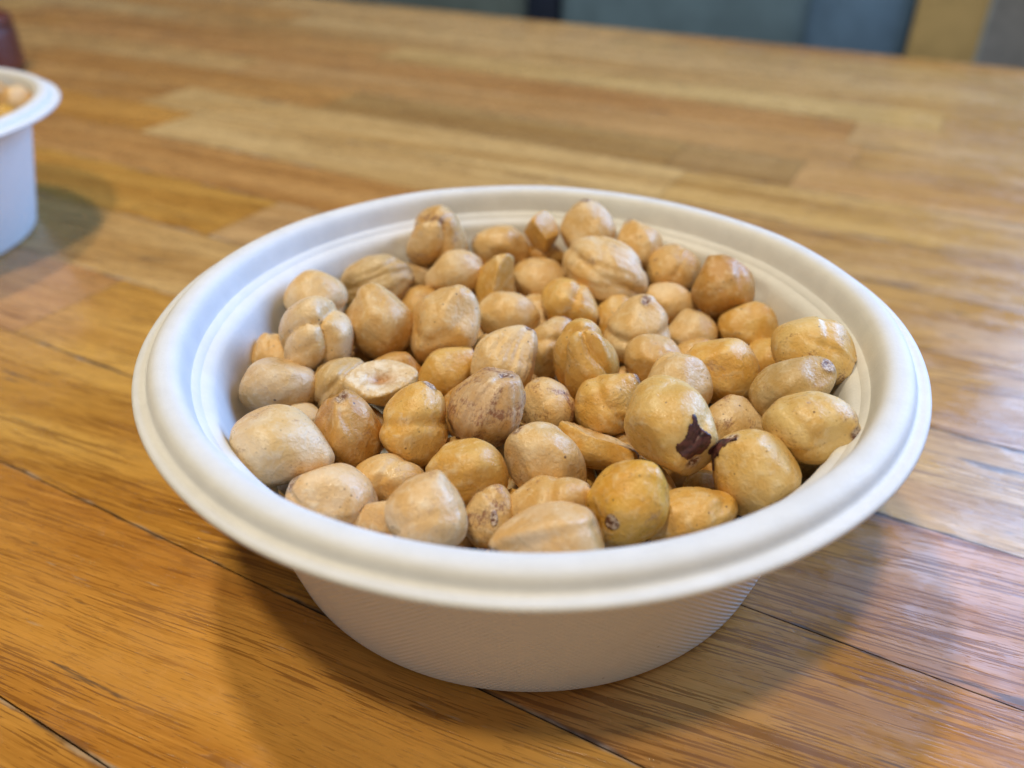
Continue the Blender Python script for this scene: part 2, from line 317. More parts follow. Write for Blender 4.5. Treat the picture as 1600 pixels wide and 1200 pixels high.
NUTS = [
  ((-23.5, 53.9, 44.6), (0.074, 0.159, -0.261, 0.949), (16.7, 17.4, 20.1), 'lobe3', 'tan', {'rust': 0.35},
   'wrinkled brownish three-lobed hazelnut against the back wall of the bowl'),
  ((-52.7, 26.3, 40.8), (0.325, 0.751, 0.01, -0.574), (14.1, 14.5, 15.7), 'round', 'pale', {},
   'smooth pale tan hazelnut resting against the bowl wall behind the three-lobed knobbly one'),
  ((-39.6, 40.8, 37.7), (0.229, 0.761, -0.074, -0.602), (15.1, 16.1, 20.1), 'ridged', 'taupe', {},
   'greyish ribbed hazelnut with a black speck, between the back wall and two smooth round ones'),
  ((-28.8, 51.2, 34.8), (0.083, 0.565, 0.214, 0.792), (11.3, 11.7, 13.2), 'round', 'pale', {},
   'pale hazelnut mostly hidden below the wrinkled brownish one at the back wall'),
  ((-19.4, 42.6, 39.5), (0.098, 0.562, 0.203, 0.796), (13.0, 13.7, 16.6), 'round', 'pale', {},
   'oblong cream hazelnut lying beside the upright wedge-shaped half'),
  ((-8.3, 36.9, 39.9), (0.018, 0.126, 0.227, 0.966), (11.6, 12.9, 18.3), 'wedge', 'gold', {},
   'upright wedge-shaped half hazelnut with a sharp top corner'),
  ((-34.9, 13.9, 40.3), (0.146, 0.128, -0.065, -0.979), (15.6, 16.5, 19.7), 'round', 'tan', {},
   'smooth egg-shaped tan hazelnut standing next to the ribbed greyish one'),
  ((-19.6, 13.3, 40.6), (0.08, 0.245, 0.046, 0.965), (16.9, 17.8, 21.4), 'crease', 'tan', {},
   'big plump tan hazelnut with one soft crease and a few dark specks'),
  ((-48.6, 5.4, 40.0), (0.018, 0.171, -0.301, 0.938), (17.2, 18.5, 23.2), 'lobe3', 'pale', {},
   'knobbly pale hazelnut with three round lobes near the wall'),
  ((-53.8, -7.4, 36.5), (0.169, 0.684, 0.24, 0.668), (13.2, 14.0, 17.3), 'round', 'mauve', {},
   'smooth oval greyish-pink hazelnut touching the bowl wall, darker at its upper edge'),
  ((-41.7, -4.9, 35.5), (0.016, 0.389, 0.304, 0.87), (11.9, 12.5, 14.9), 'ridged', 'taupe', {},
   'dull taupe hazelnut half hidden beneath the hollow white-rimmed half'),
  ((-31.8, -9.7, 39.5), (0.128, 0.641, 0.267, 0.708), (10.9, 12.1, 16.7), 'cup', 'white', {},
   'broken hazelnut half with a white rim and an open hollow'),
  ((-28.7, 17.1, 26.7), (0.153, 0.687, 0.238, 0.669), (13.4, 13.8, 15.1), 'round', 'gold', {},
   'shaded orange hazelnut sunk in the gap above the hollow half'),
  ((-18.3, 0.6, 35.3), (0.083, 0.412, 0.271, 0.866), (11.6, 12.5, 15.9), 'drop', 'gold', {'rust': 0.15},
   'golden wedge-like hazelnut peeking out behind the reddish ridged one'),
  ((-7.2, 57.9, 39.9), (0.222, 0.532, -0.024, -0.816), (14.5, 15.1, 17.4), 'crease', 'tan', {},
   'tan hazelnut with a sharp fold, behind the upright wedge-shaped half'),
  ((4.2, 57.0, 46.0), (0.058, 0.257, -0.111, -0.958), (10.8, 11.0, 11.4), 'wedge', 'gold', {},
   'small golden angular chunk pointing up at the back wall'),
  ((5.6, 59.7, 37.4), (0.162, 0.685, 0.136, 0.697), (9.6, 10.2, 12.3), 'round', 'orange', {},
   'small orange-tan hazelnut tucked below the angular golden chunk'),
  ((17.1, 56.9, 46.3), (0.018, -0.1, 0.114, 0.988), (15.3, 15.8, 17.4), 'round', 'pale', {'rust': 0.1},
   'pale rounded hazelnut farthest back, behind the large wrinkled one'),
  ((19.9, 38.7, 43.0), (0.358, 0.785, -0.024, 0.504), (17.6, 18.9, 23.9), 'ridged', 'pale', {'furrow': 1},
   'large pale wrinkled hazelnut with a pinched end, near the back'),
  ((30.3, 51.7, 44.3), (0.036, -0.188, 0.214, 0.958), (13.6, 13.9, 15.1), 'drop', 'tan', {},
   'tan-brown pointed hazelnut behind the large wrinkled one'),
  ((39.1, 44.3, 40.8), (0.195, 0.796, -0.153, -0.552), (13.7, 14.0, 15.0), 'crease', 'tan', {'rust': 0.3},
   'tan creased hazelnut with a brown scarred side, beside the large wrinkled one'),
  ((48.9, 29.5, 43.0), (0.096, -0.121, 0.195, 0.969), (15.6, 15.9, 17.0), 'crease', 'brown', {},
   'big brownish-gold hazelnut with a rounded peak, beside the bare back wall'),
  ((4.4, 46.7, 35.0), (0.278, 0.818, 0.056, 0.5), (14.4, 15.2, 18.0), 'round', 'tan', {'rust': 0.2, 'crack': 1},
   'tan hazelnut with dark brown marks and a crack at one end'),
  ((10.7, 27.0, 38.9), (0.296, 0.811, 0.048, 0.502), (12.5, 13.3, 16.2), 'lobe2', 'gold', {},
   'golden hazelnut with rolling lobes in front of the dark-marked one'),
  ((-4.6, 25.7, 36.6), (0.312, 0.697, 0.05, 0.644), (11.9, 12.7, 15.9), 'round', 'pale', {},
   'pale domed hazelnut with one black speck on its top'),
  ((22.6, 27.1, 33.6), (0.082, 0.065, 0.245, 0.964), (12.0, 12.8, 15.5), 'round', 'gold', {},
   'golden hazelnut mostly behind the folded cream one'),
  ((26.2, 13.9, 38.6), (0.125, 0.077, 0.031, 0.989), (15.7, 16.4, 18.8), 'lobe2', 'pale', {},
   'cream hazelnut with a deep fold across its middle, speckled at the top'),
  ((36.9, 33.7, 36.4), (0.24, 0.724, 0.083, 0.642), (10.5, 11.5, 15.4), 'round', 'pale', {},
   'flat cream hazelnut lying below the tan creased one'),
  ((40.4, 20.1, 34.1), (0.129, 0.041, 0.163, 0.977), (12.7, 12.9, 13.5), 'round', 'pale', {},
   'cream hazelnut between the folded one and the golden brown-tipped one'),
  ((50.5, 29.9, 32.0), (0.262, 0.654, 0.091, 0.704), (10.5, 10.9, 12.2), 'round', 'orange', {},
   'orange-tan sliver of a hazelnut showing in the gap near the back wall'),
  ((28.8, 1.1, 38.5), (0.348, 0.788, 0.02, 0.507), (12.1, 12.8, 15.4), 'drop', 'tan', {},
   'smooth peaked tan hazelnut in front of the folded cream one'),
  ((-4.9, -2.0, 40.5), (0.078, 0.287, 0.262, 0.918), (14.5, 15.2, 17.8), 'ridged', 'pale', {'tip': 1},
   'cream hazelnut with curved ribs rising to a sharp tip'),
  ((5.7, 12.2, 35.4), (0.09, 0.239, 0.251, 0.934), (12.2, 13.0, 16.1), 'lobe2', 'tan', {'rust': 0.3, 'tip': 1},
   'tan hazelnut with a flaky purplish-white end beside the sharp-tipped ribbed one'),
  ((12.6, -2.6, 40.4), (0.006, -0.066, -0.112, 0.991), (14.5, 15.8, 20.6), 'lobe3', 'gold', {},
   'golden pear-shaped hazelnut with a bulging base, near the middle'),
  ((-8.7, -22.3, 42.1), (0.124, 0.223, 0.046, 0.966), (15.0, 15.7, 18.2), 'ridged', 'rust', {'rust': 0.62},
   'reddish-brown ridged hazelnut with skin flecks all over, near the middle'),
  ((3.9, -14.8, 36.3), (0.063, 0.168, -0.134, -0.975), (11.9, 12.3, 13.8), 'round', 'tan', {'rust': 0.42},
   'tan hazelnut with reddish skin stains on its shoulder, near the middle'),
  ((13.0, -27.2, 37.5), (0.283, 0.738, 0.157, 0.592), (11.1, 12.4, 17.7), 'shell', 'gold', {},
   'curved golden half shell with a thin scooped upper edge'),
  ((16.4, -15.5, 38.7), (0.194, 0.329, 0.175, 0.907), (13.4, 14.1, 16.5), 'lobe2', 'gold', {'tip': 1},
   'yellow hazelnut with a deep spiral crease and a purplish tip'),
  ((25.6, -30.6, 44.7), (0.509, 0.815, -0.066, 0.269), (16.1, 16.8, 19.5), 'round', 'yellow', {'skin': [((0.248, 0.55, 0.797), 0.52, 1), ((0.535, -0.073, 0.842), 0.26, 1.0)]},
   'biggest round yellow hazelnut with a ragged dark purple skin patch'),
  ((31.6, -11.0, 38.9), (0.12, 0.05, 0.28, 0.951), (14.3, 14.7, 16.0), 'round', 'pale', {},
   'pale hazelnut peeking out behind the biggest round one with the purple patch'),
  ((42.8, -3.1, 38.9), (0.406, 0.781, -0.042, 0.473), (15.4, 15.8, 17.2), 'round', 'gold', {'tip': 1},
   'smooth golden round hazelnut with a brown scar at one end'),
  ((54.7, 19.4, 36.5), (0.36, 0.858, -0.073, 0.36), (13.9, 14.2, 15.4), 'round', 'gold', {},
   'golden hazelnut leaning on the bare wall behind the brown-scarred round one'),
  ((56.3, 8.9, 34.9), (0.236, 0.322, 0.192, 0.896), (10.5, 10.6, 11.1), 'round', 'gold', {},
   'yellow hazelnut mostly hidden behind the spotted one by the wall'),
  ((60.1, -6.4, 46.2), (0.38, 0.766, -0.06, 0.515), (15.1, 15.8, 18.3), 'round', 'yellow', {'rust': 0.25},
   'large yellowish hazelnut with brown spots at its end, leaning on the wall'),
  ((53.0, -17.2, 44.0), (0.315, 0.402, 0.093, 0.855), (12.3, 13.4, 17.7), 'crease', 'taupe', {'tip': 1},
   'greyish smooth hazelnut with a purplish peak, below the brown-spotted one at the wall'),
  ((51.8, -32.0, 44.9), (0.427, 0.629, -0.014, 0.65), (13.8, 14.7, 17.9), 'crease', 'yellow', {'rust': 0.2},
   'yellow two-lobed hazelnut with freckles, touching the bowl wall'),
  ((54.8, -27.8, 34.9), (0.358, 0.727, 0.052, 0.583), (8.8, 9.7, 13.3), 'round', 'yellow', {'tip': 1},
   'yellow hazelnut with a dark brown pit, squeezed under the freckled two-lobed one'),
  ((41.2, -39.5, 39.0), (0.034, 0.294, -0.12, -0.948), (15.2, 16.0, 19.1), 'round', 'yellow', {'skin': [((0.374, 0.02, 0.927), 0.22, 2.4)]},
   'large yellow-tan hazelnut with a curled strip of dark skin, by the front rim'),
  ((42.0, -18.8, 33.0), (0.151, 0.037, 0.302, 0.941), (14.0, 14.6, 16.8), 'round', 'pale', {'rust': 0.35},
   'flaky cream hazelnut behind the one with the dark skin strip'),
  ((28.0, -45.7, 34.9), (0.297, 0.53, 0.228, 0.761), (10.9, 12.3, 18.1), 'crease', 'gold', {},
   'long golden bean-like hazelnut lying along the front rim'),
  ((34.8, -31.5, 29.0), (0.321, 0.627, 0.168, 0.69), (8.0, 8.3, 9.3), 'round', 'gold', {},
   'small shaded hazelnut deep in the gap behind the bean-like one'),
  ((16.8, -48.1, 40.5), (0.205, 0.166, 0.079, 0.961), (13.9, 14.5, 16.8), 'round', 'amber', {'rust': 0.2, 'scar': (0.093, 0.995, -0.048)},
   'deep amber-yellow round hazelnut with a scabbed white scar, by the front rim'),
  ((2.7, -34.0, 37.5), (0.167, 0.304, -0.12, -0.93), (13.5, 14.5, 18.0), 'round', 'pale', {},
   'smooth beige sloping hazelnut below the half shell'),
  ((-11.7, -37.5, 37.8), (0.276, 0.546, -0.187, -0.768), (13.3, 13.7, 15.5), 'drop', 'gold', {},
   'smooth yellow-gold hazelnut with a pointed end, near the front'),
  ((-22.5, -24.8, 39.7), (0.021, 0.178, 0.191, 0.965), (13.8, 14.6, 17.3), 'lobe2', 'gold', {'tip': 1},
   'golden lobed hazelnut with a whitish flaky crown'),
  ((-35.9, -25.8, 37.8), (0.132, 0.021, -0.051, -0.99), (13.9, 14.8, 18.1), 'bumpy', 'brown', {'rust': 0.2},
   'orange-brown bumpy hazelnut, darkest of those by the wall'),
  ((-46.3, -34.2, 40.8), (0.307, 0.726, 0.201, 0.582), (15.9, 16.7, 19.6), 'drop', 'pale', {},
   'large pale smooth hazelnut with a blunt nose, at the wall beside the bumpy brown one'),
  ((-47.5, -14.1, 32.0), (0.134, 0.691, 0.302, 0.643), (8.6, 8.9, 10.1), 'round', 'pale', {},
   'small sliver of pale hazelnut between the bumpy brown one and the wall'),
  ((-26.6, -35.9, 34.6), (0.279, 0.647, 0.205, 0.68), (10.2, 11.1, 14.5), 'lobe2', 'tan', {},
   'small tan hazelnut split into two even humps'),
  ((-35.5, -43.8, 35.5), (0.336, 0.382, -0.111, -0.854), (15.1, 15.7, 18.1), 'round', 'peach', {},
   'peach-coloured rounded hazelnut cut off by the front rim'),
  ((-17.6, -53.1, 41.5), (0.011, 0.136, 0.285, 0.949), (14.2, 14.5, 15.5), 'drop', 'peach', {},
   'beige hazelnut with an upright blunt peak, at the front rim'),
  ((-24.5, -48.7, 33.1), (0.432, 0.556, 0.074, 0.706), (11.5, 12.7, 17.4), 'lobe3', 'peach', {},
   'lumpy beige hazelnut mostly hidden below the front rim'),
  ((-7.2, -46.8, 35.5), (0.04, 0.074, 0.111, 0.99), (9.6, 10.2, 12.4), 'round', 'tan', {'rust': 0.5, 'scar': (0.0, 0.866, 0.5)},
   'small tan hazelnut with a crusty brown and white blotch, at the front'),
  ((3.1, -45.6, 37.7), (0.281, 0.537, 0.204, 0.769), (10.5, 11.6, 16.0), 'lobe2', 'tan', {'rust': 0.35},
   'two-humped tan hazelnut with a reddish flaky patch, near the front rim'),
  ((2.4, -57.5, 39.8), (0.339, 0.69, -0.206, -0.606), (13.2, 14.5, 19.3), 'crease', 'peach', {},
   'wide pale hazelnut nearest the camera, cut off by the front rim'),
  ((12.7, -45.5, 29.8), (0.016, -0.105, 0.377, 0.92), (8.6, 9.1, 11.1), 'round', 'tan', {},
   'tan hazelnut wedged under the deep amber one'),
  ((-22.5, -19.5, 25.8), (0.198, 0.676, 0.272, 0.656), (10.0, 10.3, 11.4), 'round', 'tan', {},
   'dark shaded hazelnut in the hole between the two-humped small one and the pointed gold one'),
  ((32.5, -23.1, 25.3), (0.308, 0.633, 0.171, 0.689), (12.7, 12.9, 13.5), 'round', 'brown', {},
   'hazelnut in deep shade beneath the biggest round one'),
  ((-59.0, 8.3, 34.1), (0.16, 0.049, -0.257, -0.952), (11.1, 11.4, 12.7), 'round', 'tan', {},
   'dim hazelnut edge between the knobbly three-lobed one and the wall'),
  ((-44.6, -28.5, 28.5), (0.158, 0.686, 0.323, 0.632), (9.5, 10.1, 12.2), 'round', 'mauve', {},
   'mauve shaded hazelnut under the large pale blunt-nosed one'),
  ((-10.4, 27.5, 26.7), (0.175, 0.682, 0.199, 0.682), (12.3, 12.7, 14.0), 'round', 'tan', {},
   'shaded hazelnut in the gap behind the sharp-tipped ribbed one'),
  ((14.0, 6.2, 25.3), (0.238, 0.663, 0.178, 0.687), (11.3, 11.6, 12.9), 'round', 'gold', {},
   'shaded golden hazelnut under the pear-shaped one'),
]
FILL = [((-27.2, 33.6, 33.0), 'hazelnut in shade below the oblong cream nut and the ribbed greyish nut'),
  ((-40.6, 26.5, 32.9), 'hazelnut in shade below the pale nut at the wall and the ribbed greyish nut'),
  ((-30.7, 2.4, 32.9), 'hazelnut in shade below the golden wedge-like nut and the dull taupe nut'),
  ((-12.4, -11.4, 32.9), 'hazelnut in shade below the golden wedge-like nut and the sharp-tipped ribbed nut'),
  ((-6.9, 9.3, 32.9), 'hazelnut in shade below the flaky-ended tan nut and the sharp-tipped ribbed nut'),
  ((25.2, 50.3, 32.8), 'hazelnut in shade below the tan-brown pointed nut and the large wrinkled nut'),
  ((55.5, -7.1, 32.8), 'hazelnut in shade below the brown-spotted wall nut and the brown-scarred golden nut'),
  ((39.7, 8.4, 32.7), 'hazelnut in shade below the small cream nut and the brown-scarred golden nut'),
  ((-15.3, 51.6, 31.5), 'hazelnut in shade below the oblong cream nut and the folded tan nut'),
  ((2.8, 33.6, 31.4), 'hazelnut in shade below the black-specked domed nut and the rolling golden nut'),
  ((21.1, -35.6, 31.2), 'hazelnut in shade below the golden bean-like nut and the wedged tan nut'),
  ((21.6, -6.7, 30.7), 'hazelnut in shade below the spiral-creased yellow nut and the peaked tan nut'),
  ((-13.9, -26.2, 30.2), 'hazelnut in shade below the dark hole nut and the white-crowned lobed nut'),
  ((3.3, -4.9, 29.9), 'hazelnut in shade below the red-stained tan nut and the sharp-tipped ribbed nut'),
  ((16.4, 17.0, 29.6), 'hazelnut in shade below the shaded golden nut and the half-hidden golden nut'),
  ((27.2, 37.9, 29.6), 'hazelnut in shade below the half-hidden golden nut and the flat cream nut'),
  ((-36.6, -14.2, 29.4), 'hazelnut in shade below the small pale sliver and the hollow white-rimmed half'),
  ((45.4, -30.8, 29.3), 'hazelnut in shade below the small gap nut and the brown-pitted yellow nut'),
  ((49.5, 2.6, 29.0), 'hazelnut in shade below the hidden yellow nut and the brown-scarred golden nut'),
  ((-3.5, -20.0, 28.9), 'hazelnut in shade below the red-stained tan nut and the reddish ridged nut'),
  ((-25.1, -9.5, 28.9), 'hazelnut in shade below the dark hole nut and the hollow white-rimmed half'),
  ((14.4, 39.9, 28.6), 'hazelnut in shade below the dark-marked cracked nut and the large wrinkled nut'),
  ((-13.2, 39.4, 28.5), 'hazelnut in shade below the shaded gap nut and the upright wedge'),
  ((19.3, -22.5, 28.4), 'hazelnut in shade below the scooped half shell and the spiral-creased yellow nut'),
  ((-1.9, -53.0, 28.2), 'hazelnut in shade below the crusty-blotched nut and the red-flaked two-humped nut'),
  ((5.2, 22.4, 28.1), 'hazelnut in shade below the flaky-ended tan nut and the rolling golden nut'),
  ((-41.4, 10.8, 28.1), 'hazelnut in shade below the egg-shaped tan nut and the sunken orange nut'),
  ((-3.1, -39.8, 27.7), 'hazelnut in shade below the crusty-blotched nut and the beige sloping nut'),
  ((33.6, -4.6, 27.5), 'hazelnut in shade below the pale half-covered nut and the peaked tan nut'),
  ((-9.4, -1.3, 27.3), 'hazelnut in shade below the golden wedge-like nut and the red-stained tan nut'),
  ((12.4, 53.8, 27.3), 'hazelnut in shade below the dark-marked cracked nut and the small orange-tan nut'),
  ((-15.7, -42.4, 27.3), 'hazelnut in shade below the lumpy beige rim nut and the pointed yellow-gold nut'),
  ((-4.3, 54.5, 27.2), 'hazelnut in shade below the folded tan nut and the dark-marked cracked nut'),
  ((-24.1, 44.6, 26.8), 'hazelnut in shade below the pale half-hidden back nut and the oblong cream nut'),
  ((32.6, 25.7, 26.8), 'hazelnut in shade below the small cream nut and the half-hidden golden nut'),
  ((-54.6, 0.8, 26.7), 'hazelnut in shade below the dim wall-edge nut and the oval greyish-pink nut'),
  ((-15.0, 16.6, 26.7), 'hazelnut in shade below the shaded gap nut and the sunken orange nut'),
  ((25.8, 5.7, 26.7), 'hazelnut in shade below the shaded golden nut and the peaked tan nut'),
  ((11.5, -13.5, 26.3), 'hazelnut in shade below the red-stained tan nut and the spiral-creased yellow nut'),
  ((8.1, -28.5, 26.2), 'hazelnut in shade below the scooped half shell and the beige sloping nut'),
  ((-33.0, -31.7, 26.0), 'hazelnut in shade below the two-humped small nut and the mauve shaded nut'),
  ((50.0, 14.6, 25.8), 'hazelnut in shade below the hidden yellow nut and the golden wall-leaning nut'),
  ((35.8, -40.9, 25.3), 'hazelnut in shade below the small gap nut and the golden bean-like nut'),
  ((38.3, 38.0, 25.1), 'hazelnut in shade below the flat cream nut and the orange-tan sliver'),
  ((-39.7, 36.2, 24.9), 'hazelnut in shade below the ribbed greyish nut and the pale half-hidden back nut'),
  ((45.5, -8.7, 24.8), 'hazelnut in shade below the flaky cream nut and the brown-scarred golden nut'),
  ((-2.0, 42.1, 24.5), 'hazelnut in shade below the dark-marked cracked nut and the shaded gap nut'),
  ((1.4, 8.9, 24.3), 'hazelnut in shade below the flaky-ended tan nut and the shaded golden nut'),
  ((22.2, -45.9, 24.2), 'hazelnut in shade below the wedged tan nut and the deep amber nut'),
  ((-53.3, -11.3, 24.0), 'hazelnut in shade below the small pale sliver and the oval greyish-pink nut'),
  ((-19.0, 5.0, 24.0), 'hazelnut in shade below the golden wedge-like nut and the sunken orange nut'),
  ((50.3, -19.4, 22.8), 'hazelnut in shade below the flaky cream nut and the brown-pitted yellow nut'),
  ((44.8, 26.8, 22.6), 'hazelnut in shade below the orange-tan sliver and the small cream nut'),
  ((17.8, 28.0, 22.6), 'hazelnut in shade below the half-hidden golden nut and the rolling golden nut'),
  ((-12.2, -52.6, 22.3), 'hazelnut in shade below the crusty-blotched nut and the lumpy beige rim nut'),
  ((-21.4, -31.0, 22.2), 'hazelnut in shade below the dark hole nut and the two-humped small nut'),
  ((-29.7, -44.2, 22.2), 'hazelnut in shade below the lumpy beige rim nut and the peach rim nut'),
  ((27.0, -13.1, 22.0), 'hazelnut in shade below the deepest brown nut and the pale half-covered nut'),
  ((7.9, -40.2, 21.9), 'hazelnut in shade below the wedged tan nut and the red-flaked two-humped nut'),
  ((8.2, -52.2, 21.7), 'hazelnut in shade below the wedged tan nut and the wide pale rim nut'),
  ((-6.4, -29.4, 21.6), 'hazelnut in shade below the pointed yellow-gold nut and the beige sloping nut'),
  ((-45.0, -20.4, 21.5), 'hazelnut in shade below the mauve shaded nut and the small pale sliver'),
  ((-31.7, -20.8, 20.5), 'hazelnut in shade below the dark hole nut and the mauve shaded nut'),
  ((26.2, -32.3, 20.4), 'hazelnut in shade below the small gap nut and the deepest brown nut'),
  ((39.7, -30.2, 18.7), 'hazelnut in shade below the small gap nut and the flaky cream nut'),
  ((-2.6, -47.0, 17.5), 'hazelnut in shade below the crusty-blotched nut and the wedged tan nut'),
  ((51.9, -1.3, 17.5), 'hazelnut in shade below the hidden yellow nut and the flaky cream nut'),
  ((16.4, -19.8, 17.2), 'hazelnut in shade below the deepest brown nut and the scooped half shell'),
  ((-41.1, -31.0, 16.8), 'hazelnut in shade below the mauve shaded nut and the bumpy orange-brown nut'),
  ((-47.3, -1.0, 16.6), 'hazelnut in shade below the dull taupe nut and the small pale sliver'),
  ((-12.7, -38.5, 16.4), 'hazelnut in shade below the pointed yellow-gold nut and the crusty-blotched nut'),
  ((14.9, -32.0, 14.9), 'hazelnut in shade below the wedged tan nut and the deepest brown nut'),
  ((29.7, -41.9, 14.2), 'hazelnut in shade below the small gap nut and the wedged tan nut'),
  ((0.1, -35.7, 13.8), 'hazelnut in shade below the wedged tan nut and the beige sloping nut'),
  ((16.1, -48.3, 13.5), 'hazelnut in shade below the golden bean-like nut and the deep amber nut'),
  ((-3.2, 29.5, 13.3), 'hazelnut in shade below the shaded gap nut and the black-specked domed nut'),
  ((-29.6, -35.8, 13.2), 'hazelnut in shade below the two-humped small nut and the lumpy beige rim nut'),
  ((-50.2, -12.0, 12.6), 'hazelnut in shade below the small pale sliver and the dim wall-edge nut'),
  ((-20.9, -47.0, 12.5), 'hazelnut in shade below the lumpy beige rim nut and the upright beige nut')]

# ------------------------------------------------------------------ setting behind and below the table
TH = -0.48794
cu, su = math.cos(TH), math.sin(TH)
def uv2w(u, v, z=0.0): return Vector((u * cu - v * su, u * su + v * cu, z))

fl = link_mesh('floor', mesh_from('floor', [(-5, -3, -0.74), (5, -3, -0.74), (5, 7, -0.74), (-5, 7, -0.74)], [(0, 1, 2, 3)], False),
               plain('floor_tile', (0.10, 0.10, 0.095), 0.5)); fl['kind'] = 'structure'
wl = rounded_box('wall', 7.0, 0.08, 2.4, 0.005, plain('wall_paint', (0.42, 0.40, 0.35), 0.7))
wl.location = uv2w(0.3, 3.1, 0.46); wl.rotation_euler.z = TH; wl['kind'] = 'structure'

# padded bench back behind the far edge of the table
bench = bpy.data.objects.new('bench', None); C.objects.link(bench)
bench.location = uv2w(-0.36, 0.86, -0.74); bench.rotation_euler.z = TH
tag(bench, 'slate-blue padded bench back behind the far edge of the table', 'bench')
m_sl = plain('slate_fabric', (0.115, 0.168, 0.205), 0.85, 0.12, 25, 0.2)
m_sl2 = plain('slate_blue_fabric', (0.125, 0.215, 0.325), 0.85, 0.12, 25, 0.2)
m_nv = plain('navy_piping', (0.007, 0.018, 0.055), 0.7)
b = rounded_box('back_panel', 0.86, 0.07, 0.40, 0.025, m_sl, bench); b.location = (-0.503, 0, 0.60)
b = rounded_box('back_panel', 0.30, 0.07, 0.40, 0.025, m_sl2, bench); b.location = (0.122, 0, 0.60)
b = rounded_box('dark_strip', 0.044, 0.05, 0.40, 0.006, m_nv, bench); b.location = (-0.051, 0.0, 0.60)
b = rounded_box('seat', 1.25, 0.34, 0.10, 0.03, m_sl, bench); b.location = (-0.30, 0.22, 0.40)
for bx in (-0.86, 0.24):
    b = rounded_box('leg', 0.05, 0.05, 0.40, 0.006, m_nv, bench); b.location = (bx, 0.10, 0.20)

cush = rounded_box('cushion', 0.104, 0.10, 0.42, 0.04, plain('blue_cloth', (0.110, 0.210, 0.400), 0.85, 0.15, 20, 0.2))
cush.location = uv2w(-0.042, 0.84, -0.16); cush.rotation_euler.z = TH
tag(cush, 'bright blue cushion beside the olive-brown post beyond the table', 'cushion')

post = rounded_box('post', 0.064, 0.05, 0.90, 0.006, plain('olive_wood', (0.42, 0.335, 0.175), 0.6, 0.2, 12))
post.location = uv2w(0.042, 0.82, -0.29); post.rotation_euler = (0, 0, TH)
tag(post, 'olive-brown wooden post behind the far table edge', 'post')

# ------------------------------------------------------------------ table of oak staves
table = bpy.data.objects.new('table', None); C.objects.link(table)
table.rotation_euler.z = TH
tag(table, 'worn varnished butcher-block oak table under the bowls', 'table')
PITCH, V0 = 0.0446, -0.0095
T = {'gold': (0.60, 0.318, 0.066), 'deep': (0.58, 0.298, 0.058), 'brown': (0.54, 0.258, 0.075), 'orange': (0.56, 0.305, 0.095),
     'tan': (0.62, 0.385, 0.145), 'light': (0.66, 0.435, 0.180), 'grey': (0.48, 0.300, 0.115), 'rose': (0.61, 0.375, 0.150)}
ROWS = {
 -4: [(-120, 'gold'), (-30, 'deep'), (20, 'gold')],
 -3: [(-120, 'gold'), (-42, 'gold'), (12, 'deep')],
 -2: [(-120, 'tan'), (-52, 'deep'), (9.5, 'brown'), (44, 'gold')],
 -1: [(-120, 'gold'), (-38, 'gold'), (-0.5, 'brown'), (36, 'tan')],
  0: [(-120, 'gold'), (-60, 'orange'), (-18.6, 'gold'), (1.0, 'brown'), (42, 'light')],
  1: [(-120, 'orange'), (-48, 'tan'), (-15.8, 'tan'), (-4, 'tan'), (30, 'brown')],
  2: [(-120, 'tan'), (-70, 'gold'), (-19, 'tan'), (1, 'rose'), (33, 'tan')],
  3: [(-120, 'gold'), (-56, 'orange'), (-10, 'tan'), (20, 'light')],
  4: [(-120, 'brown'), (-64, 'gold'), (-33.4, 'light'), (-3, 'tan'), (28, 'tan')],
  5: [(-120, 'gold'), (-74, 'orange'), (-38.5, 'light'), (-4.2, 'tan'), (22, 'rose')],
  6: [(-120, 'tan'), (-58, 'orange'), (-28, 'grey'), (-5.5, 'grey'), (0.8, 'tan'), (34, 'light')],
  7: [(-120, 'light'), (-80, 'tan'), (-40, 'rose'), (3, 'tan'), (40, 'tan')],
  8: [(-120, 'orange'), (-66, 'orange'), (2.0, 'light'), (38, 'tan')],
  9: [(-120, 'tan'), (-76, 'orange'), (-33.6, 'light'), (6.5, 'tan'), (44, 'orange')],
 10: [(-120, 'light'), (-62, 'tan'), (-24, 'rose'), (18, 'orange')],
 11: [(-120, 'orange'), (-50, 'light'), (0, 'light'), (35, 'tan')],
 12: [(-120, 'tan'), (-70, 'tan'), (-20, 'rose'), (26, 'light')],
 13: [(-120, 'gold'), (-60, 'tan'), (-16, 'orange'), (22, 'rose')]}
rng = random.Random(5)
def plank_mesh(L, W, H=0.030):
    g = 0.00015                       # hairline joint on every side
    x0, x1, y = g, L - g, W / 2 - g
    V = [(x0, -y, 0), (x1, -y, 0), (x1, y, 0), (x0, y, 0), (x0, -y, -H), (x1, -y, -H), (x1, y, -H), (x0, y, -H)]
    F = [(0, 1, 2, 3), (7, 6, 5, 4)] + [(4 + k, 4 + (k + 1) % 4, (k + 1) % 4, k) for k in range(4)]
    return mesh_from('plank', V, F, False)
for r, segs in ROWS.items():
    wdt = PITCH if r < 13 else 0.0335
    v = V0 + PITCH * r + wdt / 2
    for i, (u0, tn) in enumerate(segs):
        u1 = segs[i + 1][0] if i + 1 < len(segs) else 78
        o = link_mesh('plank', plank_mesh((u1 - u0) / 100, wdt), M_WOOD, table)
        o.location = (u0 / 100, v, -rng.uniform(0, 0.00012))
        k = rng.uniform(0.95, 1.05); o['skew'] = rng.uniform(0.02, 0.12) if r not in (-2, -1, 0) else 0.11
        o.color = (T[tn][0] * k, T[tn][1] * k * rng.uniform(.97, 1.03), T[tn][2] * k * rng.uniform(.93, 1.07), 1)

